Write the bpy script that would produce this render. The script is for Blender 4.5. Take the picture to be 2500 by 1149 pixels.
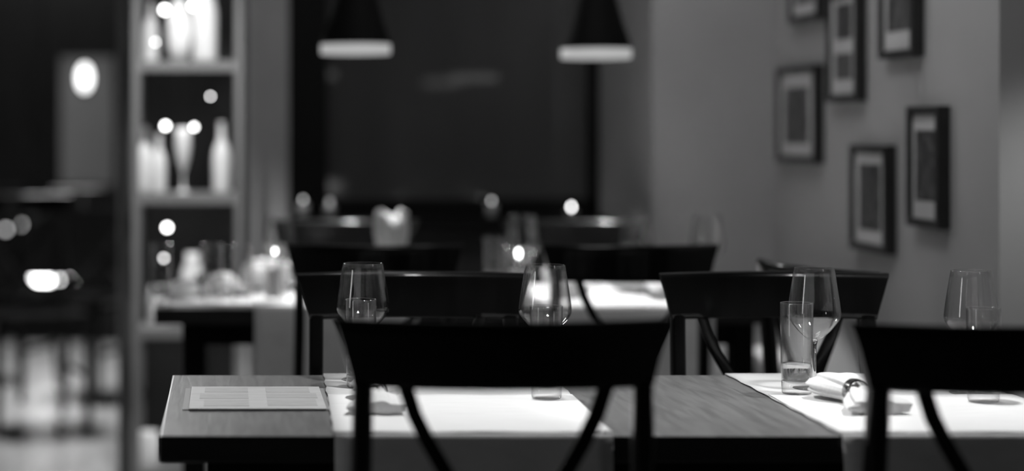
import bpy, bmesh, math, random
from mathutils import Vector, Matrix
random.seed(7)
for o in list(bpy.data.objects): bpy.data.objects.remove(o)
S = bpy.context.scene
COL = S.collection
PI = math.pi

# ------------------------------------------------------------------ camera
F, PX, PY, CH = 4630.0, 553.0, 310.0, 1.214       # focal length in px, principal point, camera height
cd = bpy.data.cameras.new('camera'); cam = bpy.data.objects.new('camera', cd); COL.objects.link(cam)
cam.location = (0, 0, CH); cam.rotation_euler = (PI/2, 0, 0)
cd.sensor_width = 36; cd.lens = 36*F/2500
cd.shift_x = (1250-PX)/2500; cd.shift_y = -(574.5-PY)/2500
cd.clip_start = .05; cd.clip_end = 60
cd.dof.use_dof = True; cd.dof.focus_distance = 3.34
cd.dof.aperture_fstop = cd.lens/53.0
S.camera = cam

# ------------------------------------------------------------------ world, exposure, lights
w = bpy.data.worlds.new('world'); S.world = w; w.use_nodes = True
w.node_tree.nodes['Background'].inputs[0].default_value = (.5, .5, .5, 1)
w.node_tree.nodes['Background'].inputs[1].default_value = .02
vs = S.view_settings
vs.view_transform = 'Standard'; vs.look = 'None'; vs.gamma = 1; vs.use_curve_mapping = False
vs.exposure = 0.0

def P(x, y, Z): return Vector(((x-PX)*Z/F, Z, CH-(y-PY)*Z/F))
def PXs(x, Z): return (x-PX)*Z/F
def light(name, kind, loc, energy, size=.05, target=None, spot=100, blend=.6, size_y=None, spec=1.0):
    d = bpy.data.lights.new(name, kind); d.energy = energy; d.specular_factor = spec
    if kind == 'SPOT': d.spot_size = math.radians(spot); d.spot_blend = blend; d.shadow_soft_size = size
    elif kind == 'AREA':
        d.size = size
        if size_y: d.shape = 'RECTANGLE'; d.size_y = size_y
    else: d.shadow_soft_size = size
    o = bpy.data.objects.new(name, d); COL.objects.link(o); o.location = loc
    if target is not None:
        o.rotation_euler = (Vector(target)-Vector(loc)).to_track_quat('-Z', 'Y').to_euler()
    return o

# pendants: x, y(depth), z of the rim
PEND_NEAR = [(.43, 3.17, 1.455), (1.17, 3.17, 1.455)]
PEND_FAR = [(PXs(868, 5.4), 5.4, CH+(310-120)*5.4/F), (PXs(1455, 5.4), 5.4, CH+(310-131)*5.4/F)]
for (x, y, z) in PEND_NEAR:
    light('pendant_or_fill_light', 'SPOT', (x, y, z+.03), 20.5, .025, (x, y, 0), 90, .25)
for (x, y, z) in PEND_FAR:
    light('pendant_or_fill_light', 'SPOT', (x, y, z+.03), 41, .025, (x, y, 0), 82, .2)
light('pendant_or_fill_light', 'SPOT', (1.93, 3.70, 1.6), 11, .03, (1.93, 3.70, 0), 125, .6)  # added light without a lamp, brightens the end face of the right wall
# added lights without lamps: wash both walls, brighten the side room floor
light('wall_fill_light', 'AREA', (.7, 3.9, 2.7), 9.5, .5, (1.69, 5.4, 1.3))
light('wall_fill_light', 'AREA', (1.15, 4.9, 2.85), 2.3, .3, (1.4, 5.85, 1.4))
light('side_room_fill', 'AREA', (-1.15, 8.5, 2.9), 170, 1.0, (-1.1, 8.3, 0), size_y=.6)
light('display_fill', 'SPOT', (-.13, 5.2, 2.93), 240, .03, (-.13, 6.25, 1.0), 26, .8)  # added spot from the front, brightens the shelf and its glassware

# ------------------------------------------------------------------ materials (a monochrome picture: all greys)
def mat(name, c, rough=.5, metal=0, coat=0, spec=.5, ior=None):
    m = bpy.data.materials.new(name); m.use_nodes = True
    b = m.node_tree.nodes['Principled BSDF']
    b.inputs['Base Color'].default_value = (c, c, c, 1); b.inputs['Roughness'].default_value = rough
    b.inputs['Metallic'].default_value = metal; b.inputs['Coat Weight'].default_value = coat
    b.inputs['Specular IOR Level'].default_value = spec
    if ior: b.inputs['IOR'].default_value = ior
    return m
def noisy(name, c0, c1, rough=.5, scale=(1, 1, 1), nscale=5, detail=4, bump=0, coat=0, spec=.5, dist=0, lo=.35, hi=.65, roughvar=0):
    m = mat(name, c0, rough, coat=coat, spec=spec); nt = m.node_tree; N = nt.nodes; L = nt.links
    b = N['Principled BSDF']; tc = N.new('ShaderNodeTexCoord'); mp = N.new('ShaderNodeMapping'); mp.inputs['Scale'].default_value = scale
    nz = N.new('ShaderNodeTexNoise'); nz.inputs['Scale'].default_value = nscale; nz.inputs['Detail'].default_value = detail; nz.inputs['Distortion'].default_value = dist
    cr = N.new('ShaderNodeValToRGB'); cr.color_ramp.elements[0].position = lo; cr.color_ramp.elements[1].position = hi
    cr.color_ramp.elements[0].color = (c0, c0, c0, 1); cr.color_ramp.elements[1].color = (c1, c1, c1, 1)
    L.new(tc.outputs['Object'], mp.inputs[0]); L.new(mp.outputs[0], nz.inputs['Vector']); L.new(nz.outputs['Fac'], cr.inputs[0]); L.new(cr.outputs[0], b.inputs['Base Color'])
    if bump:
        bp = N.new('ShaderNodeBump'); bp.inputs['Strength'].default_value = bump; bp.inputs['Distance'].default_value = .002
        L.new(nz.outputs['Fac'], bp.inputs['Height']); L.new(bp.outputs[0], b.inputs['Normal'])
    return m
def glow(name, s):
    m = bpy.data.materials.new(name); m.use_nodes = True; b = m.node_tree.nodes['Principled BSDF']
    b.inputs['Base Color'].default_value = (.8, .8, .8, 1); b.inputs['Emission Color'].default_value = (1, 1, 1, 1); b.inputs['Emission Strength'].default_value = s
    return m
M = {}
M['wood_table'] = noisy('dark stained tabletop', .125, .185, .34, (14, 1.2, 1.2), 6, 6, .25, dist=.6, spec=.5)
M['wood_edge'] = noisy('table edge wood', .012, .02, .4, (1, 8, 8), 6, 4, .1)
M['black_wood'] = noisy('black lacquered wood', .0025, .004, .28, (6, 6, 1), 5, 3, .02, coat=.4, spec=.12)
M['black_wood'].node_tree.nodes['Principled BSDF'].inputs['Coat Roughness'].default_value = .07
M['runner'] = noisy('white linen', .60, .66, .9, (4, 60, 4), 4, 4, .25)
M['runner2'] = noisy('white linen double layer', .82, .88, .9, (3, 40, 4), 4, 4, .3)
M['napkin'] = noisy('white napkin cloth', .74, .8, .8, (30, 30, 30), 8, 3, .15)
M['ring'] = mat('dark metal ring', .35, .22, 1)
M['paper'] = noisy('menu paper', .46, .54, .5, (2, 9, 2), 5, 5, 0, dist=1.5)
M['paper2'] = noisy('menu print tone', .36, .45, .5, (2, 14, 2), 6, 5, 0, dist=2.5)
M['paper3'] = mat('menu under sheet', .33, .3)
M['wall'] = noisy('painted wall', .36, .40, .85, (1, 1, 1), 3, 5, .1)
M['wall_r'] = noisy('painted side wall', .40, .44, .85, (1, 1, 1), 2, 5, .1)
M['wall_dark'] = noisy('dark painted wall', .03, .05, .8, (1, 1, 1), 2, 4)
M['ceiling'] = noisy('ceiling paint', .2, .22, .9, (1, 1, 1), 2, 3)
M['floor'] = noisy('pale boards', .28, .38, .22, (6, .8, 1), 3, 5, .05, lo=.3, hi=.7)
M['window_frame'] = mat('black window frame', .004, .6, spec=.15)
M['frame'] = noisy('dark picture frame', .014, .022, .35, (4, 4, 4), 6, 3)
M['mat'] = noisy('picture mount card', .58, .62, .7, (2, 2, 2), 4, 3)
M['shade'] = mat('black lamp shade', .004, .7, spec=.1)
M['shade_in'] = mat('grey lamp shade lining', .12, .6)
M['lamp'] = glow('pendant diffuser', .42)
M['lamp'].node_tree.nodes['Principled BSDF'].inputs['Base Color'].default_value = (.05, .05, .05, 1)
M['metal'] = mat('brushed metal', .35, .3, 1)
M['post'] = noisy('grey painted post', .10, .12, .6, (1, 1, 1), 3, 3)
M['white_glaze'] = mat('white frosted glass', .85, .25)
M['bulb'] = glow('bulb', 14)
M['bulb_dim'] = glow('dim bulb', 3.0)
M['glint_faint'] = glow('faint pane glint', .5)
M['strip'] = glow('added strip glow', 7)
M['bulb_hot'] = glow('hot bulb', 60)
M['wax'] = mat('candle wax', .7, .5)
M['cushion'] = noisy('pale cushion cloth', .55, .6, .9, (9, 9, 9), 6, 4, .1)
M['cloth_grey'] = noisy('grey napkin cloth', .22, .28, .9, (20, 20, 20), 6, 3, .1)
M['leaf'] = mat('dark leaf', .02, .5)
# thin clear glass: light passes straight through the wall, Fresnel reflection on both faces
def thin_glass(name, edge=.6, power=2.4, tint=.98):
    """clear thin-walled glass: straight transmission face on, reflection and refraction growing towards the edges"""
    m = bpy.data.materials.new(name); m.use_nodes = True; nt = m.node_tree; N = nt.nodes; N.clear(); L = nt.links
    o = N.new('ShaderNodeOutputMaterial'); mx = N.new('ShaderNodeMixShader'); t = N.new('ShaderNodeBsdfTransparent'); g = N.new('ShaderNodeBsdfGlossy')
    lw = N.new('ShaderNodeLayerWeight'); lw.inputs['Blend'].default_value = .5
    pw = N.new('ShaderNodeMath'); pw.operation = 'POWER'; pw.inputs[1].default_value = power
    ma = N.new('ShaderNodeMath'); ma.operation = 'MULTIPLY_ADD'; ma.inputs[1].default_value = .9; ma.inputs[2].default_value = .045
    t.inputs[0].default_value = (tint, tint, tint, 1); g.inputs['Roughness'].default_value = .012
    gl = N.new('ShaderNodeBsdfGlass'); gl.inputs['IOR'].default_value = 1.5; gl.inputs['Roughness'].default_value = 0
    m2 = N.new('ShaderNodeMixShader')
    e2 = N.new('ShaderNodeMath'); e2.operation = 'MULTIPLY'; e2.inputs[1].default_value = edge
    L.new(lw.outputs['Facing'], e2.inputs[0]); L.new(e2.outputs[0], m2.inputs[0])
    L.new(lw.outputs['Facing'], pw.inputs[0]); L.new(pw.outputs[0], ma.inputs[0]); L.new(ma.outputs[0], mx.inputs[0])
    L.new(g.outputs[0], m2.inputs[1]); L.new(gl.outputs[0], m2.inputs[2])
    L.new(t.outputs[0], mx.inputs[1]); L.new(m2.outputs[0], mx.inputs[2]); L.new(mx.outputs[0], o.inputs[0])
    return m
M['thin'] = thin_glass('thin clear glass')
M['thick'] = thin_glass('thick clear glass', .9, 1.8)
g = mat('clear solid glass', 1, .0); g.node_tree.nodes['Principled BSDF'].inputs['Transmission Weight'].default_value = 1; g.node_tree.nodes['Principled BSDF'].inputs['IOR'].default_value = 1.5
M['glass'] = g
M['water'] = g.copy(); M['water'].name = 'water'; M['water'].node_tree.nodes['Principled BSDF'].inputs['IOR'].default_value = 1.33
# night window: outside is dark, the pane mirrors the room faintly
M['pane'] = noisy('night window pane', .05, .09, .04, (1, 1, .3), 1.5, 3)
M['pane'].node_tree.nodes['Principled BSDF'].inputs['IOR'].default_value = 1.9

# ------------------------------------------------------------------ geometry helpers
def obj(name, bm, m, parent=None, smooth=False, loc=None, auto=None):
    me = bpy.data.meshes.new(name); bmesh.ops.recalc_face_normals(bm, faces=bm.faces); bm.to_mesh(me); bm.free()
    ms = m if isinstance(m, (list, tuple)) else [m]
    for k in ms: me.materials.append(k)
    if smooth: me.polygons.foreach_set('use_smooth', [True]*len(me.polygons))
    if auto:
        me.polygons.foreach_set('use_smooth', [True]*len(me.polygons))
        me.set_sharp_from_angle(angle=math.radians(auto))
    o = bpy.data.objects.new(name, me); COL.objects.link(o)
    if parent: o.parent = parent
    if loc: o.location = loc
    return o
def thing(name, label, cat, loc=(0, 0, 0), rz=0, group=None):
    o = bpy.data.objects.new(name, None); COL.objects.link(o); o.location = loc; o.rotation_euler = (0, 0, rz); o.empty_display_size = .05
    o['label'] = label; o['category'] = cat
    if group: o['group'] = group
    return o
def tag(o, label, cat, group=None):
    o['label'] = label; o['category'] = cat
    if group: o['group'] = group
    return o
def struct(name, bm, m, label=None, parent=None, **k):
    o = obj(name, bm, m, parent, **k)
    if not parent: o['kind'] = 'structure'
    return o
def dup(root, loc, rz=None, label=None, group=None, scale=None):
    r = root.copy(); COL.objects.link(r); r.location = loc
    if rz is not None: r.rotation_euler = (0, 0, rz)
    if scale: r.scale = scale
    if label: r['label'] = label
    if group: r['group'] = group
    for ch in list(root.children):
        c = ch.copy(); COL.objects.link(c); c.parent = r
        for g2 in list(ch.children):
            d = g2.copy(); COL.objects.link(d); d.parent = c
    return r
def box(bm, x0, x1, y0, y1, z0, z1, bev=0, seg=2):
    vs_ = [bm.verts.new((x, y, z)) for x in (x0, x1) for y in (y0, y1) for z in (z0, z1)]
    fs = [(0, 1, 3, 2), (4, 6, 7, 5), (0, 4, 5, 1), (2, 3, 7, 6), (0, 2, 6, 4), (1, 5, 7, 3)]
    faces = [bm.faces.new([vs_[i] for i in f]) for f in fs]
    if bev:
        es = list({e for f in faces for e in f.edges})
        bmesh.ops.bevel(bm, geom=es, offset=bev, segments=seg, profile=.6, affect='EDGES')
    return bm
def BM(): return bmesh.new()
def bx(*a, **k): return box(BM(), *a, **k)
def lathe(bm, prof, n=40, c=(0, 0, 0)):
    rings = []
    for (r, z) in prof:
        if r < 1e-6: rings.append([bm.verts.new((c[0], c[1], c[2]+z))])
        else: rings.append([bm.verts.new((c[0]+r*math.cos(2*PI*i/n), c[1]+r*math.sin(2*PI*i/n), c[2]+z)) for i in range(n)])
    for a, b in zip(rings, rings[1:]):
        for i in range(n):
            j = (i+1) % n
            if len(a) == 1 and len(b) == 1: continue
            if len(a) == 1: bm.faces.new((a[0], b[i], b[j]))
            elif len(b) == 1: bm.faces.new((a[i], a[j], b[0]))
            else: bm.faces.new((a[i], a[j], b[j], b[i]))
    return bm
def sweep(bm, pts, wx, wy, up=(0, 0, 1), side=None):
    """rectangular bar along a polyline; wx = width across side, wy = the other; bevelled edges"""
    n = len(pts); rings = []
    b = .18
    sec = [(-.5, -.5+b), (-.5, .5-b), (-.5+b, .5), (.5-b, .5), (.5, .5-b), (.5, -.5+b), (.5-b, -.5), (-.5+b, -.5)]
    for i, p in enumerate(pts):
        p = Vector(p); t = (Vector(pts[min(i+1, n-1)])-Vector(pts[max(i-1, 0)])).normalized()
        s = Vector(side) if side else t.cross(Vector(up)); s = (s - t*s.dot(t)).normalized(); u = s.cross(t).normalized()
        a = wx[i] if isinstance(wx, (list, tuple)) else wx; d = wy[i] if isinstance(wy, (list, tuple)) else wy
        rings.append([bm.verts.new(p + s*a*q[0] + u*d*q[1]) for q in sec])
    for r0, r1 in zip(rings, rings[1:]):
        for k in range(8): bm.faces.new((r0[k], r0[(k+1) % 8], r1[(k+1) % 8], r1[k]))
    bm.faces.new(rings[0]); bm.faces.new(rings[-1][::-1])
    return bm
def tube(bm, pts, r, n=10):
    m = len(pts); rings = []
    for i, p in enumerate(pts):
        p = Vector(p); t = (Vector(pts[min(i+1, m-1)])-Vector(pts[max(i-1, 0)])).normalized()
        a = Vector((0, 0, 1)) if abs(t.z) < .9 else Vector((1, 0, 0))
        s = t.cross(a).normalized(); u = s.cross(t)
        rr = r[i] if isinstance(r, (list, tuple)) else r
        rings.append([bm.verts.new(p + (s*math.cos(2*PI*k/n)+u*math.sin(2*PI*k/n))*rr) for k in range(n)])
    for r0, r1 in zip(rings, rings[1:]):
        for k in range(n): bm.faces.new((r0[k], r0[(k+1) % n], r1[(k+1) % n], r1[k]))
    bm.faces.new(rings[0]); bm.faces.new(rings[-1][::-1])
    return bm
def ball(bm, c, r, s=(1, 1, 1), n=16):
    prof = [(r*math.sin(PI*i/n), -r*math.cos(PI*i/n)) for i in range(n+1)]
    prof[0] = (0, -r); prof[-1] = (0, r)
    b0 = len(bm.verts); lathe(bm, prof, 20); bm.verts.ensure_lookup_table()
    for v in bm.verts[b0:]: v.co = Vector((v.co.x*s[0]+c[0], v.co.y*s[1]+c[1], v.co.z*s[2]+c[2]))
    return bm

# ------------------------------------------------------------------ the room
ZW = 6.68      # back wall with the night window
ZC = 5.85      # nearer back wall beside the window
XR = (1890-PX)*ZC/F    # right wall
YE = XR*F/(2440-PX)    # where it ends towards us
struct('floor', bx(-4, 2.8, -2, 13.6, -.05, 0), M['floor'])
struct('ceiling', bx(-4, 2.8, -2, 13.6, 3.0, 3.05), M['ceiling'])
struct('wall_right', bx(XR, 2.31, YE, ZC+.15, 0, 3.0), M['wall_r'])
struct('wall_right_near', bx(2.3, 2.45, -2, YE+.3, 0, 3.0), M['wall_r'])
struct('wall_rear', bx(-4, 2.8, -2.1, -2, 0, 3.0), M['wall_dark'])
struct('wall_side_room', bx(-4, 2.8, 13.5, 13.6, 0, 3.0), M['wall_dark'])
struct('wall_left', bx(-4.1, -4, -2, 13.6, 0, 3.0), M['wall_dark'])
xw0, xw1 = PXs(705, ZW), PXs(1592, ZC)         # window opening
xa = PXs(605, ZW)
SILL = .90
struct('wall_back_left', bx(xa, xw0, ZW, ZW+.15, 0, 3.0), M['wall'])
struct('wall_back_right', bx(xw1, XR, ZC, ZW+.15, 0, 3.0), M['wall'])
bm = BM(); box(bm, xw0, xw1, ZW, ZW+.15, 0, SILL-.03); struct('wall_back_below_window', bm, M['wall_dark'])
struct('wall_back_above_window', bx(xw0, xw1, ZW, ZW+.15, 2.6, 3.0), M['wall'])
struct('trim_1', bx(xw0, xw1, ZW-.16, ZW+.02, SILL-.03, SILL, bev=.004), M['window_frame'])     # sill
win = struct('window_1', bx(xw0, xw1, ZW+.05, ZW+.06, SILL, 2.6), M['pane'])
def fr(x0, x1, z0, z1, d=.05): return bx(x0, x1, ZW-.0, ZW+.049, z0, z1, bev=.003)
for (a, b_, c_, d_) in [(xw0, PXs(800, ZW), SILL, 2.6), (PXs(1440, ZW), PXs(1482, ZW), SILL, 2.6), (PXs(800, ZW), xw1, SILL, SILL+.06), (PXs(800, ZW), xw1, 2.54, 2.6)]:
    fb = fr(a, b_, c_, d_); obj('window_frame', fb, M['window_frame'], win)
# a narrow lit window of the street side, left of the camera (its reflection shows in the glasses)
M['daylight'] = glow('lit window', 5.5)
def lit_window(name, x0, x1, y0, y1, z0, z1, th):
    w_ = struct(name, bx(x0, x1, y0, y1, z0, z1), M['daylight'])
    if x1-x0 < y1-y0: 
        for (a, b_, c_, d_) in [(y0-.05, y0, z0-.05, z1+.05), (y1, y1+.05, z0-.05, z1+.05), (y0, y1, z0-.05, z0), (y0, y1, z1, z1+.05)]: obj('window_frame', bx(x0, x1+.02, a, b_, c_, d_), M['window_frame'], w_)
    else:
        for (a, b_, c_, d_) in [(x0-.05, x0, z0-.05, z1+.05), (x1, x1+.05, z0-.05, z1+.05), (x0, x1, z0-.05, z0), (x0, x1, z1, z1+.05)]: obj('window_frame', bx(a, b_, y0, y1+.02, c_, d_), M['window_frame'], w_)
lit_window('window_2', -3.999, -3.98, 1.2, 1.7, .9, 2.4, 0)
# post at the mouth of the side room
struct('trim_2', bx(PXs(288, 6.5), PXs(332, 6.5), 6.5, 6.58, 0, 3.0, bev=.004), M['post'])
struct('baseboard_right', bx(XR-.015, XR, YE+.01, ZC, 0, .09, bev=.003), M['wall_dark'])

# ------------------------------------------------------------------ tables
TZ = .75
def table(x0, x1, y0, y1, label, th=.041):
    t = thing('dining_table', label, 'table', ((x0+x1)/2, (y0+y1)/2, 0))
    hx, hy = (x1-x0)/2, (y1-y0)/2
    b = BM(); box(b, -hx, hx, -hy, hy, TZ-th, TZ-.0004, bev=.003)
    b.faces.ensure_lookup_table()
    for f in b.faces: f.material_index = 0 if f.normal.z > .8 else 1
    bmesh.ops.recalc_face_normals(b, faces=b.faces)
    for f in b.faces: f.material_index = 0 if f.calc_center_median().z > TZ-.002 else 1
    obj('tabletop', b, [M['wood_table'], M['wood_edge']], t)
    nleg = 4
    for sx in (-1, 1):
        for sy in (-1, 1):
            cx, cy = sx*(hx-.10), sy*(hy-.09)
            obj('leg', bx(cx-.03, cx+.03, cy-.03, cy+.03, 0, TZ-th-.0, bev=.004), M['black_wood'], t)
    b = BM(); box(b, -hx+.13, hx-.13, -hy+.07, -hy+.09, TZ-th-.06, TZ-th); obj('apron', b, M['black_wood'], t)
    b = BM(); box(b, -hx+.13, hx-.13, hy-.09, hy-.07, TZ-th-.06, TZ-th); obj('apron', b, M['black_wood'], t)
    return t
TA = (-.101, 1.62, 2.853, 3.553)
TB = (-.185, 1.44, 4.86, 5.56)
table(*TA, 'dark wooden dining table in front, carrying the sharp glasses and menu')
table(*TB, 'blurred second dining table under the two lit pendant lamps')

# ------------------------------------------------------------------ runners (hang over front and back)
def runner(corners, y0, y1, label, drop=.22):
    """corners: x at front left, front right, back left, back right"""
    fl, fr_, bl, br = corners
    b = BM(); nu = 16; e = .0015; rr = .004
    path = []                                     # (y, z) from hanging front hem over table to back hem
    for i in range(10): path.append((y0-rr-e, TZ-.02-drop*(9-i)/9))
    path += [(y0-rr-e, TZ-.006), (y0-rr*.7, TZ-.0005), (y0, TZ+e)]
    for i in range(1, 24): path.append((y0+(y1-y0)*i/24, TZ+e))
    path += [(y1, TZ+e), (y1+rr*.7, TZ-.0005), (y1+rr+e, TZ-.006)]
    for i in range(10): path.append((y1+rr+e, TZ-.02-drop*i/9))
    grid = []
    for (y, z) in path:
        t = min(max((y-y0)/(y1-y0), 0), 1); a = fl+(bl-fl)*t; c = fr_+(br-fr_)*t; row = []
        for u in range(nu+1):
            x = a+(c-a)*u/nu; yy = y
            wob = .0008*math.sin(9*u/nu*PI+t*7) if z > TZ else 0
            if z < TZ-.03: yy += (.006*math.sin(7*u/nu*PI+1.3)*min(1, (TZ-z)/drop))*(-1 if y < y0 else 1)-(.004 if y < y0 else -.004)
            if u in (0, nu): x += .0015*math.sin(y*60+u)
            row.append(b.verts.new((x, yy, z+abs(wob)*.5)))
        grid.append(row)
    for r0, r1 in zip(grid, grid[1:]):
        for u in range(nu): b.faces.new((r0[u], r0[u+1], r1[u+1], r1[u]))
    o = obj('table_runner', b, M['runner'], smooth=True)
    so = o.modifiers.new('solid', 'SOLIDIFY'); so.thickness = .0012; so.offset = 1 if True else 0
    tag(o, label, 'table runner')
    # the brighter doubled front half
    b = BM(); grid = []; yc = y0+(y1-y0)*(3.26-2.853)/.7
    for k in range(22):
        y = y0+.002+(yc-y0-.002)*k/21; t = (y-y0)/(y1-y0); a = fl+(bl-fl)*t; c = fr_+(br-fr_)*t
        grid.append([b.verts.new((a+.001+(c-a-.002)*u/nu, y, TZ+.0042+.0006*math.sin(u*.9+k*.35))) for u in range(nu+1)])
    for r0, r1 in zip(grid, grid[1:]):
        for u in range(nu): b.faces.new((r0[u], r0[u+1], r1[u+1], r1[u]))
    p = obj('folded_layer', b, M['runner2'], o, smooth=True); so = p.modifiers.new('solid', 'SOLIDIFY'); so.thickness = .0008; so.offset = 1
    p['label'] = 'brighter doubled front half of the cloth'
    return o
TOPC = TZ+.0055
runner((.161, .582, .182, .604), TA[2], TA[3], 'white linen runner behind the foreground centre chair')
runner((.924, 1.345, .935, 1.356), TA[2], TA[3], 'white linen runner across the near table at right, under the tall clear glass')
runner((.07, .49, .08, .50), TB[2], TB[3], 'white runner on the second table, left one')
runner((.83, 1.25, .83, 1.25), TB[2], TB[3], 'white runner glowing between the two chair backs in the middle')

# ------------------------------------------------------------------ cross-back chairs
H = .934
def make_chair(name, label, loc, rz, group, sc=None):
    t = thing(name, label, 'chair', loc, rz, group)
    # local: x across, +y towards the seat front, backrest near y = 0 (ends of the rail at y 0, middle at y -.05)
    hw = .22
    def ry(x, z): return -.055*(1-(x/hw)**2) - (z-.5)*.10+.0434
    # top rail
    b = BM(); nx = 28; nz = 8; zt, zb = H, H-.09
    th = .022; front = []; back = []
    sec = []                                       # closed section (dy, z)
    for k in range(7): a = PI*k/6; sec.append((math.cos(a)*th/2, zt-.010+math.sin(a)*.010, 1))
    for k in range(1, 8): sec.append((-th/2, zt-.010-(zt-zb-.014)*k/8, 0))
    for k in range(5): a = PI+PI*k/4; sec.append((math.cos(a)*th/2, zb+.004+math.sin(a)*.004, 0))
    for k in range(1, 8): sec.append((th/2, zb+.004+(zt-zb-.014)*k/8, 0))
    rings = []
    for i in range(nx+1):
        s = -1+2*i/nx; ring = []
        for (dy, z, _) in sec:
            q = (z-zb)/(zt-zb); w_ = (.196+.024*max(q, 0)**1.3)
            x = s*w_; zz = z
            ring.append(b.verts.new((x, ry(x, z)+dy, zz)))
        rings.append(ring)
    m_ = len(sec)
    for r0, r1 in zip(rings, rings[1:]):
        for k in range(m_): b.faces.new((r0[k], r0[(k+1) % m_], r1[(k+1) % m_], r1[k]))
    b.faces.new(rings[0]); b.faces.new(rings[-1])
    obj('top_rail', b, M['black_wood'], t, auto=50)
    zt2 = H-.088
    for s in (-1, 1):                              # rear legs running up as posts
        pts = [(s*.183, ry(.183, zt2), zt2+.004), (s*.184, ry(.183, .75), .75), (s*.187, ry(.183, .6), .6), (s*.188, ry(.183, .46)+.01, .46), (s*.188, ry(.183, .3)+.005, .3), (s*.19, -.03, 0)]
        b = sweep(BM(), pts, .026, .032, side=(1, 0, 0)); o = obj('rear_leg', b, M['black_wood'], t, auto=40)
    def arc(z): return ry(0.1, z)
    for s in (-1, 1):                              # curved crossing struts
        pts2 = [(-.130, zt2+.004), (-.117, .81), (-.100, .775), (-.077, .735), (-.045, .68), (0, .62), (.05, .565), (.10, .52), (.15, .492)]
        pts = [(s*x, ry(x, z)+.006*s, z) for x, z in pts2]
        b = sweep(BM(), pts, .020, .012, side=(1, 0, .35*-s) if False else (1, 0, 0)); obj('cross_strut', b, M['black_wood'], t, auto=40)
    b = sweep(BM(), [(x, ry(x, .487), .487) for x in [-.175+.35*i/10 for i in range(11)]], .018, .03, up=(0, 0, 1)); obj('lower_rail', b, M['black_wood'], t, auto=40)
    # seat
    b = BM(); outline = []
    for i in range(36):
        a = 2*PI*i/36; cx, sy = math.cos(a), math.sin(a)
        x = (abs(cx)**.45)*(1 if cx > 0 else -1)*(.205+.018*sy); y = .225+(abs(sy)**.45)*(1 if sy > 0 else -1)*.205
        outline.append((x, y))
    lv = [[b.verts.new((x*k, .225+(y-.225)*k, z)) for x, y in outline] for (z, k) in ((.435, .97), (.442, 1.0), (.458, 1.0), (.466, .98), (.463, .7), (.460, .3))]
    for r0, r1 in zip(lv, lv[1:]):
        for i in range(36): b.faces.new((r0[i], r0[(i+1) % 36], r1[(i+1) % 36], r1[i]))
    b.faces.new(lv[0]); b.faces.new(lv[-1])
    obj('seat', b, M['black_wood'], t, auto=45)
    for s in (-1, 1):
        b = sweep(BM(), [(s*.178, .385, .436), (s*.182, .39, .2), (s*.185, .395, 0)], [.034, .03, .026], [.034, .03, .026], side=(1, 0, 0)); obj('front_leg', b, M['black_wood'], t, auto=40)
        b = sweep(BM(), [(s*.186, -.006, .22), (s*.182, .38, .22)], .018, .022, up=(0, 0, 1)); obj('stretcher', b, M['black_wood'], t, auto=40)
    b = BM(); box(b, -.165, .165, .37, .39, .385, .434, bev=.002); box(b, -.17, -.15, .03, .37, .385, .434, bev=.002); box(b, .15, .17, .03, .37, .385, .434, bev=.002)
    obj('seat_frame', b, M['black_wood'], t)
    if sc: t.scale = sc
    return t
GR = 'cross-back chairs around the dining tables'
c0 = make_chair('cross_back_chair', 'large black cross-back chair in the foreground centre, nearest to the camera', (.372, 2.56, 0), 0, GR, (1.03, 1, 1.024))
dup(c0, (1.066, 2.56, 0), 0, 'black cross-back chair in the foreground, cut off by the right edge', GR, (1.03, 1, 1.018))
dup(c0, (PXs(1010, 3.64), 3.64, 0), PI, 'black cross-back chair facing us across the near table, behind the left wine glass', GR, (1.02, 1, 1))
dup(c0, (PXs(1889, 3.64), 3.64, 0), PI, 'black cross-back chair facing us, behind the wine glass beside the tall clear glass', GR, (1.0, 1, 1))
dup(c0, (PXs(913, 4.55), 4.55, 0), 0, 'blurred black chair at the near side of the second table, left one', GR, (.97, 1, 1))
dup(c0, (PXs(1537, 4.55), 4.55, 0), 0, 'blurred black chair at the near side of the second table, right one', GR, (.97, 1, 1))
dup(c0, (PXs(840, 5.72), 5.72, 0), PI, 'dark chair on the far side of the second table by the window, left one', GR, (1, 1, 1))
dup(c0, (1.05, 5.72, 0), PI, 'dark chair on the far side of the second table by the window, right one', GR, (1, 1, 1))
dup(c0, (1.262, 4.06, 0), math.radians(-74), 'dark chair turned side-on below the framed pictures', GR, (1, .9, .985))

# ------------------------------------------------------------------ glassware
def make_wine(loc, label, group, rs=1.0):
    t = thing('wine_glass', label, 'wine glass', loc, 0, group)
    outer = [(.0040, .0865), (.008, .0885), (.016, .094), (.028, .1055), (.038, .118), (.0435, .1265), (.0456, .133), (.0455, .140), (.0435, .158), (.040, .182), (.0365, .206), (.0340, .2195), (.0336, .2203)]
    inner = [(.0330, .2197), (.0355, .206), (.039, .182), (.0425, .158), (.0445, .140), (.0446, .133), (.0425, .1272), (.037, .1188), (.027, .1065), (.0155, .0955), (.007, .0915), (0, .0905)]
    b = lathe(BM(), [(0, .0862)]+outer+inner, 64); obj('bowl', b, M['thin'], t, smooth=True)
    b = lathe(BM(), [(0, .0050), (.0065, .0052), (.0042, .012), (.0034, .03), (.0034, .06), (.0042, .08), (.0060, .0865), (.0050, .0900), (0, .0904)], 28); obj('stem', b, M['glass'], t, smooth=True)
    b = lathe(BM(), [(0, 0), (.036, 0), (.0372, .0008), (.036, .0016), (.020, .0028), (.007, .0049), (0, .0049)], 56); obj('foot', b, M['thin'], t, smooth=True)
    t.scale = (rs, rs, .966)
    return t
WG = 'wine glasses on the tables'
gz = TOPC+.0003
gb = TZ+.0032
def WX(x, Z): return (PXs(x, Z), Z)
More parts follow.
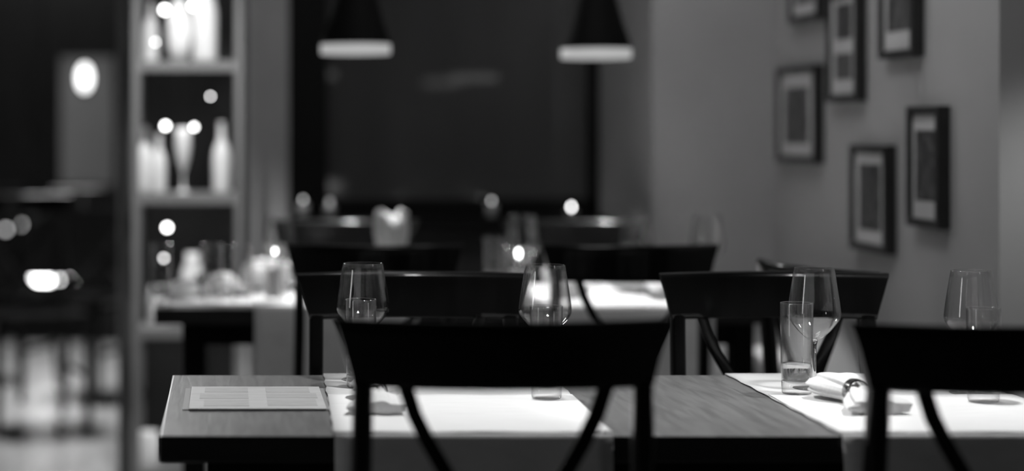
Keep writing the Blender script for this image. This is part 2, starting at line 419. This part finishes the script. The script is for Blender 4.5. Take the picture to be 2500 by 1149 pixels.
wine = make_wine((PXs(886, 3.46), 3.46, gb), 'empty wine glass standing leftmost, above the foreground centre chair', WG, 1.06)
wspots = [(1331, 3.42, 'empty wine glass in the middle, directly behind a water tumbler', 1.04),
          (1988, 3.345, 'empty wine glass fully in view beside the tall clear glass', 1.0),
          (2371, 3.284, 'empty wine glass standing rightmost, before the bare wall', .99)]
for x, Z, l, rs in wspots: dup(wine, (PXs(x, Z), Z, gb), 0, l, WG, (rs, rs, .966))
for x, Z, l in [(682, 5.25, 'blurred wine glass at the left of the second table, beside the grey wall strip'), (1275, 5.2, 'blurred wine glass between the two second-table chairs'), (1555, 5.35, 'blurred wine glass just above the right second-table chair back'), (1727, 5.2, 'blurred wine glass at the right end of the second table chair back')]:
    dup(wine, (PXs(x, Z), Z, gb), 0, l, WG, (1, 1, 1))

def make_tumbler(loc, label, group):
    t = thing('water_tumbler', label, 'tumbler', loc, 0, group)
    b = lathe(BM(), [(0, .0225), (.0240, .0225), (.0255, .024), (.0268, .06), (.0276, .155), (.0271, .1563), (.0264, .155), (.0256, .06), (.0245, .026), (.020, .0235), (0, .0232)], 56)
    obj('glass_wall', b, M['thin'], t, smooth=True)
    b = lathe(BM(), [(0, 0), (.0225, 0), (.0245, .0015), (.0254, .006), (.0256, .0215), (.0250, .0222), (.017, .0190), (0, .0180)], 56)
    obj('glass_base', b, M['thick'], t, smooth=True)['label'] = 'thick solid base of the tumbler'
    obj('water', lathe(BM(), [(0, .0245), (.0236, .0262), (.0246, .052), (.0240, .0524), (0, .0522)], 56), M['water'], t, smooth=True)  # water added for the pale refracted band low in the glass
    return t
TG = 'water tumblers on the tables'
tum = make_tumbler((PXs(881, 3.36), 3.36, gb), 'straight water tumbler half hidden by the foreground centre chair, leftmost', TG)
for x, Z, l in [(1334, 3.206, 'straight water tumbler whose base shows on the bright cloth in the middle'), (1945, 3.262, 'tall clear straight glass standing fully in view left of a wine glass'), (2401, 3.169, 'straight water tumbler rightmost, partly behind the right foreground chair')]:
    dup(tum, (PXs(x, Z), Z, gz if Z < 3.23 else (TOPC+.0003)), 0, l, TG)
for x, Z, l in [(393, 4.95, 'blurred tumbler at the left end of the second table'), (520, 4.97, 'blurred tumbler on the second table, right of the leftmost one'), (590, 4.95, 'blurred tumbler on the second table left of the bright napkin'), (1205, 5.3, 'blurred tumbler beside the candle in the middle')]:
    dup(tum, (PXs(x, Z), Z, TZ+.0035 if x < 500 else TZ+.001), 0, l, TG)

# ------------------------------------------------------------------ napkins through a ring
def make_napkin(loc, rz, label, group):
    t = thing('rolled_napkin', label, 'napkin', loc, rz, group)
    b = BM(); n = 96; rings = []
    # axis along local -y: lobe at +y, ring at y = -.03, tail to y = -.19; (y, half width, half height, pleat)
    prof = [(.112, .012, .006, .0), (.110, .030, .012, .1), (.100, .046, .017, .14), (.082, .056, .0205, .12), (.060, .058, .0215, .12), (.036, .050, .021, .14), (.012, .036, .020, .2), (-.006, .024, .0185, .25), (-.020, .0165, .0165, .2), (-.034, .0165, .0165, .2), (-.046, .024, .0165, .3), (-.070, .038, .0165, .3), (-.100, .050, .016, .28), (-.130, .058, .014, .26), (-.150, .060, .011, .26), (-.152, .056, .007, .2)]
    zc = 0.0355
    for (y, w_, h_, pl) in prof:
        ring = []
        for k in range(n):
            a = 2*PI*k/n
            f = 1 - pl*(.5+.5*math.cos(7*a+1.2+y*9))**1.8 - pl*.35*(.5+.5*math.cos(13*a+y*16))
            ca, sa = math.cos(a), math.sin(a)
            x = w_*f*ca; z = h_*f*sa
            base = max(h_*1.0, .0) + (.036-h_)*(.85 if abs(y+.027) < .02 else .25)*0
            zz = base+z
            ring.append(b.verts.new((x, y+.004*math.sin(3*a+2)*(1 if abs(y+.027) > .02 else 0), max(zz, .0008))))
        rings.append(ring)
    for r0, r1 in zip(rings, rings[1:]):
        for k in range(n): b.faces.new((r0[k], r0[(k+1) % n], r1[(k+1) % n], r1[k]))
    b.faces.new(rings[0]); b.faces.new(rings[-1])
    obj('napkin_cloth', b, M['napkin'], t, auto=35)
    b = BM(); rg = []
    for (y, r) in [(-.014, .0172), (-.014, .0190), (-.0145, .0198), (-.027, .0204), (-.0395, .0198), (-.040, .0190), (-.040, .0172)]:
        rg.append([b.verts.new((r*math.cos(2*PI*k/40), y, .0205+r*math.sin(2*PI*k/40))) for k in range(40)])
    for r0, r1 in zip(rg, rg[1:]+rg[:1]):
        for k in range(40): b.faces.new((r0[k], r0[(k+1) % 40], r1[(k+1) % 40], r1[k]))
    obj('napkin_ring', b, M['ring'], t, auto=50)['label'] = 'dark polished metal napkin ring'
    return t
NG = 'ringed napkins laid on the runners'
nap = make_napkin((1.036, 3.15, TOPC+.001), math.radians(3), 'white napkin in a dark ring, beside the left post of the right foreground chair', NG)
nap.scale = (.95, .85, 1.05)
dup(nap, (.252, 3.16, TOPC+.001), math.radians(-5), 'white ringed napkin peeking out around the left post of the centre foreground chair', NG, (.85, .9, .95))
dup(nap, (1.255, 3.36, TZ+.0035), math.radians(78), 'white napkin glimpsed under the rail of the right foreground chair', NG, (.8, .8, .8))
dup(nap, (.165, 5.34, TZ+.0035), math.radians(80), 'bright blurred napkin on the second table, left of the nearest chair post', NG, (1.1, 1.1, 2.2))
dup(nap, (1.14, 5.20, TOPC+.001), math.radians(20), 'bright blurred napkin on the second table runner in the middle', NG, (1.1, 1.1, 2.2))
dup(nap, (.93, 5.22, TOPC+.001), math.radians(-4), 'blurred napkin on the second table, left neighbour of the middle one', NG, (1., 1., 2.1))

# ------------------------------------------------------------------ menu
mt = thing('menu_card', 'pale printed menu card lying at the left end of the near table', 'menu', (.0505, 3.233, TZ))
obj('under_sheet', bx(-.123, .121, -.122, .13, .0002, .0012), M['paper3'], mt)['label'] = 'darker sheet peeking out under the card'
obj('page', bx(-.112, .1135, -.130, .1325, .0016, .0040, bev=.0006), M['paper'], mt)
for (x0, x1, y0, y1) in [(-.088, -.013, -.105, -.03), (-.096, -.013, -.018, .045), (-.088, -.013, .06, .118), (.018, .100, -.10, -.026), (.018, .104, -.012, .045), (.018, .094, .058, .118)]:
    obj('printed_panel', bx(x0, x1, y0, y1, .0041, .0044), M['paper2'], mt)
def menu_far(x, y, rz, l):
    dup(mt, (x, y, TZ), rz, l)
o = obj('placemat', bx(-.15, .11, -.19, .20, 0, .003, bev=.001), M['runner2'], loc=(-.025, 5.10, TZ+.0002)); tag(o, 'white placemat glowing at the left end of the second table', 'placemat')
dup(nap, (-.05, 5.13, TZ+.004), math.radians(-70), 'blurred napkin on the white placemat at the second table left end', NG, (.8, .8, 1.6))

# ------------------------------------------------------------------ pendant lamps
def make_pendant(loc, label, group):
    t = thing('pendant_lamp', label, 'pendant lamp', loc, 0, group)
    r0 = .1
    prof = [(r0, .014), (r0-.001, .022), (.078, .082), (.058, .155), (.040, .220), (.026, .266), (.016, .290), (.012, .300), (.009, .300), (.013, .288), (.023, .262), (.037, .217), (.055, .153), (.075, .080), (r0-.004, .022), (r0-.003, .014), (r0, .014)]
    b = lathe(BM(), prof, 56); b.faces.ensure_lookup_table()
    for i, f in enumerate(b.faces): f.material_index = 0 if (i//56) < 8 else 1
    obj('lamp_shade', b, [M['shade'], M['shade_in']], t, smooth=True)
    b = lathe(BM(), [(r0-.0015, -.014), (r0-.0005, -.012), (r0-.0005, .0138), (r0-.0045, .0138), (r0-.0045, -.012), (r0-.0015, -.014)], 64); obj('diffuser', b, M['lamp'], t, smooth=True)['label'] = 'glowing pale diffuser ring at the rim'
    b = tube(BM(), [(0, 0, .298), (0, 0, 2.99-loc[2])], .0035, 8); obj('cord', b, M['shade'], t)
    b = lathe(BM(), [(0, .24), (.014, .24), (.016, .26), (.014, .31), (0, .315)], 20); obj('socket', b, M['shade'], t)
    return t
PG = 'cone pendant lamps over the tables'
make_pendant(PEND_FAR[0], 'black cone pendant lamp with glowing rim, left of the two', PG)
make_pendant(PEND_FAR[1], 'black cone pendant lamp with glowing rim, right of the two', PG)
make_pendant(PEND_NEAR[0], 'black cone pendant just above the picture, over the centre chair', PG)
make_pendant(PEND_NEAR[1], 'black cone pendant just above the picture, over the right chair', PG)

# ------------------------------------------------------------------ framed pictures on the right wall
def picmat(i):
    m = noisy('picture print %d' % i,   .025, .12, .4, (1, 6+i, 4+i), 1.5+.4*i, 3, 0, dist=.8, lo=.38, hi=.66); return m
def picture(xl, xr, yt, yb, label, imgs, tilt=0, k=0):
    XF = XR-.03
    Za = XF*F/(xl-PX); Zb_ = XF*F/(xr-PX); Zm = (Za+Zb_)/2; W = Za-Zb_
    zt = CH-(yt-PY)*Za/F; zb = CH-(yb-PY)*Za/F; zt2, zb2 = zt, zb
    hh = (zt-zb)/2; zc = (zt+zb)/2; hw = W/2; fw = .020
    t = thing('framed_picture', label, 'picture', (XR-.001, Zm, zc), 0, 'framed pictures on the right wall'); t.rotation_euler = (tilt, 0, 0)
    b = BM()
    box(b, -.030, 0, -hw, hw, hh-fw, hh, bev=.002); box(b, -.030, 0, -hw, hw, -hh, -hh+fw, bev=.002)
    box(b, -.030, 0, -hw, -hw+fw, -hh+fw-.001, hh-fw+.001, bev=.002); box(b, -.030, 0, hw-fw, hw, -hh+fw-.001, hh-fw+.001, bev=.002)
    obj('frame', b, M['frame'], t)
    obj('mount', bx(-.020, -.016, -hw+fw, hw-fw, -hh+fw, hh-fw), M['mat'], t)
    for j, (a0, a1, b0, b1) in enumerate(imgs):
        obj('print', bx(-.0215, -.0202, -hw+2*hw*(a0-.03), -hw+2*hw*(a1+.03), -hh+2*hh*b0, -hh+2*hh*b1), picmat(k+j), t)
    return t
picture(1923, 1995, -120, 60, 'framed picture cut by the top edge, leftmost, only its bottom showing', [(.25, .75, .25, .75)], k=0)
picture(2016, 2090, -18, 250, 'tall narrow framed picture holding two prints, one above the other', [(.27, .73, .2, .43), (.27, .73, .56, .87)], k=1)
picture(2143, 2228, -150, 146, 'framed picture cut by the top edge, right of the tall narrow one', [(.22, .78, .22, .8)], k=3)
picture(1893, 1988, 166, 394, 'framed picture at far left of the wall, with a pale washed-out print', [(.25, .78, .2, .78)], k=4)
picture(2212, 2290, 260, 549, 'framed picture hanging rightmost, with a wide white mount', [(.24, .76, .22, .80)], k=5)
picture(2073, 2161, 352, 605, 'lowest framed picture, with a dark blotchy print', [(.24, .76, .2, .82)], k=6)

# ------------------------------------------------------------------ display tower with glassware
XT0, XT1, YT0, YT1 = PXs(332, 6.15), PXs(583, 6.15), 6.15, 6.42
tw = thing('display_shelf', 'lit open display shelf of glassware left of the window', 'shelf', ((XT0+XT1)/2, (YT0+YT1)/2, 0))
hx, hy = (XT1-XT0)/2, (YT1-YT0)/2
M['upright'] = mat('pale shelf upright', .22, .35)
obj('back_panel', bx(-hx+.013, hx-.013, hy+.001, hy+.008, .05, 2.36), M['wall_dark'], tw)
for sx in (-1, 1):
    for sy in (-1, 1):
        obj('upright', bx(sx*hx-.012, sx*hx+.012, sy*(hy-.012)-.012, sy*(hy-.012)+.012, 0, 2.4, bev=.002), M['upright'], tw)
SH = [.10, CH-(800-PY)*6.15/F, CH-(472-PY)*6.15/F, CH-(148-PY)*6.15/F, 1.90, 2.38]
for z in SH: obj('shelf_board', bx(-hx+.013, hx-.013, -hy, hy, z-.022, z, bev=.002), M['upright'], tw); obj('shelf_lip', bx(-hx+.013, hx-.013, -hy-.004, -hy+.0, z-.034, z, bev=.001), M['upright'], tw)
cx, cy = (XT0+XT1)/2, (YT0+YT1)/2
for z in SH[1:]:  # glow strips added to brighten the glassware in each bay
    o = obj('added_glow_strip', bx(-hx+.03, hx-.03, -hy+.03, -hy+.045, z-.030, z-.0225), M['strip'] if z < 1.2 else M['bulb_dim'], tw); o['label'] = 'thin glow strip added under the shelf to brighten its bay'
BG = 'bottles and vases on the display shelf'
def vessel(kind, x, y, z, label, s=1.0, cat='bottle'):
    profs = {'bottle': [(0, 0), (.030, 0), (.033, .01), (.033, .13), (.026, .165), (.012, .195), (.011, .25), (.013, .255), (0, .256)],
             'flute': [(0, 0), (.028, 0), (.026, .004), (.004, .012), (.0035, .07), (.012, .09), (.024, .13), (.030, .18), (.029, .23), (.027, .25), (.026, .249), (.027, .18), (.020, .12), (0, .092)],
             'vase': [(0, 0), (.024, 0), (.034, .04), (.038, .09), (.030, .14), (.018, .17), (.020, .19), (.018, .19), (.016, .17), (0, .12)],
             'jar': [(0, 0), (.032, 0), (.035, .01), (.035, .09), (.030, .1), (.030, .115), (0, .116)]}
    b = lathe(BM(), [(r*s, h*s) for r, h in profs[kind]], 28)
    o = obj({'bottle': 'glass_bottle', 'flute': 'stemmed_glass', 'vase': 'glass_vase', 'jar': 'glass_jar'}[kind], b, M['white_glaze'], smooth=True, loc=(x, y, z+.0005))
    return tag(o, label, cat, BG)
yv = 6.24
def sx_(px, Z=6.24): return PXs(px, Z)
vessel('bottle', sx_(366), yv+.06, SH[3], 'pale bottle at left on the top visible display shelf', .8)
vessel('vase', sx_(437), yv+.02, SH[3], 'pale vase in the middle of the top visible display shelf', 1.1, 'vase')
vessel('bottle', sx_(500), yv, SH[3], 'tall pale bottle at right on the top visible display shelf', 1.25)
vessel('bottle', sx_(352), yv+.06, SH[2], 'slim pale bottle at far left on the middle display shelf', .85)
vessel('bottle', sx_(388), yv-.02, SH[2], 'brightest white bottle on the middle display shelf', .75)
vessel('flute', sx_(447), yv, SH[2], 'stemmed glass in the middle of the middle display shelf', .85, 'glass')
vessel('bottle', sx_(541), yv, SH[2], 'pale bottle at right on the middle display shelf', .9)
vessel('jar', sx_(390), yv, SH[1], 'pale jar at left on the display shelf beside the second table', 1.1, 'jar')
vessel('vase', sx_(470), yv, SH[1], 'round pale vase on the display shelf behind the second table', 1.25, 'vase')
vessel('jar', sx_(543), yv, SH[1], 'pale jar at right on the display shelf behind the second table', 1.3, 'jar')
vessel('jar', sx_(365), yv, SH[0], 'pale jar on the lowest display shelf', 1.0, 'jar')
def bulb(x, y, Z, r, m, label, group='small round glows in the background', top=None):
    p = P(x, y, Z); t = thing('hanging_glow', label, 'light', p, 0, group)
    if top is None: top = min([q-.022 for q in SH if q-.022 > p.z] or [3.0])
    obj('glow_ball', ball(BM(), (0, 0, 0), r), M[m], t, smooth=True)
    obj('cord', tube(BM(), [(0, 0, r*.9), (0, 0, top-p.z)], .0012, 6), M['shade'], t)
    return t
# glowing balls on cords, added for the bright points in the display
for (x, y, Z, r, m, l) in [(402, 24, 6.23, .010, 'bulb', 'very bright bulb at the top left of the display shelf'), (472, 14, 6.20, .009, 'bulb', 'bright added glow at the top of the display shelf, right of the brightest'),
    (404, 307, 6.20, .008, 'bulb', 'bright added glow above the white bottle, middle display shelf'), (474, 310, 6.20, .006, 'bulb', 'added glow above the stemmed glass, middle display shelf'),
    (514, 235, 6.20, .004, 'bulb', 'dim added glow high at right in the middle display bay'), (408, 555, 6.20, .009, 'bulb', 'bright added glow low left in the display, above the table end'), (400, 630, 6.20, .005, 'bulb', 'small added glow just above the left end of the second table'),
    (380, 103, 6.20, .004, 'bulb', 'small added glow low left in the top display bay')]:
    bulb(x, y, Z, r, m, l)

# ------------------------------------------------------------------ small flames added on the sill for window reflections; candles on the second table
def pane_glint(x, y, Z, m, r, label):
    t = thing('pane_glint', label, 'candle', (PXs(x, Z), Z, SILL), 0, 'flames added for window reflections')
    zf = CH-(y-PY)*Z/F-SILL
    b = lathe(BM(), [(0, 0), (.022, 0), (.024, zf*.55), (.022, zf*.55), (.020, .004), (0, .004)], 28); obj('holder', b, M['thin'], t, smooth=True)
    b = lathe(BM(), [(0, .0045), (.0185, .0045), (.0185, max(zf-.012, .006)), (0, max(zf-.012, .006))], 24); obj('wax', b, M['wax'], t)
    b = ball(BM(), (0, 0, zf), r, (.8, .8, 1.4), 10); obj('flame', b, M[m], t, smooth=True)
for (x, y, m, r, l) in [(1395, 505, 'bulb', .0058, 'brightest window reflection, added as a flame on the sill, right of centre'), (740, 487, 'bulb_dim', .005, 'dim window reflection, added as a flame at the left end of the sill'), (805, 495, 'glint_faint', .010, 'faint window reflection, added as a flame on the sill, second from the left'), (1200, 490, 'bulb_dim', .005, 'dim window reflection, added as a flame in the middle of the sill')]:
    pane_glint(x, y, 6.60, m, r, l)
def candle(x, Z, hf, r_, m, label, sc=1):
    cn = thing('candle_holder', label, 'candle', (PXs(x, Z), Z, TZ+.003), 0, 'glass candle holders on the second table'); cn.scale = (sc, sc, 1)
    b = lathe(BM(), [(0, 0), (.030, 0), (.034, .01), (.036, hf+.02), (.034, hf+.02), (.032, .012), (0, .012)], 32); obj('glass_cup', b, M['thin'], cn, smooth=True)
    b = lathe(BM(), [(0, .013), (.024, .013), (.024, hf-.045), (0, hf-.045)], 28); obj('candle', b, M['wax'], cn)
    b = ball(BM(), (0, 0, hf), r_, (.8, .8, 1.6), 10); obj('flame', b, M[m], cn, smooth=True)
candle(1266, 4.98, .130, .007, 'bulb', 'glass candle holder with a lit candle between the two second-table chairs')
candle(671, 5.0, .134, .0045, 'bulb', 'small added candle at the left of the second table, above the bright napkin', .8)  # added candle for the chain of bright points at this table end

# upright folded napkins on the far side of the second table
def stand_napkin(x, Z, h, w_, label):
    b = BM(); n = 60; rings = []
    for (q, s) in [(0, .55), (.25, .62), (.5, .78), (.8, 1.0), (.97, .9), (1.0, .6)]:
        rings.append([b.verts.new((w_*s*math.cos(2*PI*k/n)*(1+.16*math.cos(9*2*PI*k/n)), .5*w_*s*math.sin(2*PI*k/n)*(1+.16*math.cos(9*2*PI*k/n+1)), h*q+(.02*math.sin(2*2*PI*k/n+1) if q > .9 else 0))) for k in range(n)])
    for r0, r1 in zip(rings, rings[1:]):
        for k in range(n): b.faces.new((r0[k], r0[(k+1) % n], r1[(k+1) % n], r1[k]))
    b.faces.new(rings[0]); b.faces.new(rings[-1])
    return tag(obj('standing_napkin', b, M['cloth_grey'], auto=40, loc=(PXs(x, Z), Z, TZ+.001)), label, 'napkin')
stand_napkin(955, 5.32, .215, .045, 'upright fanned white napkin behind the left second-table chair')

# ------------------------------------------------------------------ bench and cushion at the right wall
bn = thing('low_bench', 'dark low bench against the right wall below the pictures', 'bench', (XR-.11, 5.42, 0))
obj('seat', bx(-.10, .09, -.40, .40, .40, .45, bev=.006), M['black_wood'], bn)
for sx in (-.08, .04):
    for sy in (-.37, .33): obj('leg', bx(sx, sx+.04, sy, sy+.04, 0, .40, bev=.003), M['black_wood'], bn)
b = BM(); ball(b, (0, 0, 0), 1, (1, 1, 1), 16)
for v in b.verts:
    c = v.co; s = [math.copysign(abs(q)**.6, q) for q in c]; v.co = Vector((s[0]*.085, s[1]*.13, s[2]*.055))
o = obj('cushion', b, M['cushion'], smooth=True, loc=(XR-.10, 5.62, .505)); tag(o, 'pale cushion lying on the bench in the wall corner', 'cushion')

# ------------------------------------------------------------------ side room at left
sg = 'dark chairs in the side room'
dup(c0, (-.86, 7.9, 0), math.radians(200), 'dark silhouetted chair in the side room, nearer of the pair', sg, (1, 1, 1))
dup(c0, (-.60, 8.7, 0), math.radians(160), 'dark silhouetted chair in the side room beside the post', sg, (1, 1, 1))
dup(c0, (-1.15, 8.8, 0), math.radians(20), 'dark silhouetted chair in the side room at the left edge', sg, (1, 1, 1))
cb = thing('tall_cabinet', 'tall black cabinet filling the back of the side room', 'cabinet', (-1.6, 11, 0))
for k in range(4): 
    dr = obj('cabinet_door', bx(-1.2+.588*k+.003, -1.2+.588*(k+1)-.003, -.32, -.301, .08, 2.3, bev=.003), M['black_wood'], cb)
    obj('handle', bx(-1.2+.588*k+.50, -1.2+.588*k+.512, -.345, -.321, .95, 1.2, bev=.002), M['shade'], dr)
obj('cabinet_body', bx(-1.2, 1.15, -.3, .3, 0, 2.35, bev=.005), M['black_wood'], cb)
sc = thing('wall_sconce', 'oval lamp glowing on a tall pale panel in the dark side room', 'wall lamp', P(212, 190, 10.60))
obj('backplate', bx(-.15, .15, .045, .078, -.60, .12, bev=.004), M['wall_dark'], sc)
obj('lamp_glass', ball(BM(), (-.012, .002, 0), .036, (1, 1, 2.0)), M['bulb_dim'], sc, smooth=True)
for (x, y, Z, r, m, l, fl) in [(50, 548, 10.3, .012, 'bulb_dim', 'oval glow at left edge of the side room, right one', 1), (14, 560, 10.3, .012, 'bulb_dim', 'oval glow at left edge of the side room, lowest one', 1), (38, 510, 10.3, .008, 'bulb_dim', 'oval glow at left edge of the side room, topmost one', 1)]:
    bulb(x, y, Z, r, m, l, 'glows at the left edge', 3.0)
ll = thing('added_glow_bar', 'long bright glow added low on the tall cabinet of the side room', 'lamp', P(125, 685, 10.5))  # glowing bar added for the long bright streak low in the side room
obj('glow_tube', bx(-.125, .125, 0, .02, -.012, .012, bev=.004), M['bulb'], ll)
obj('bracket', bx(-.13, .13, .021, .178, -.015, .015), M['shade'], ll)
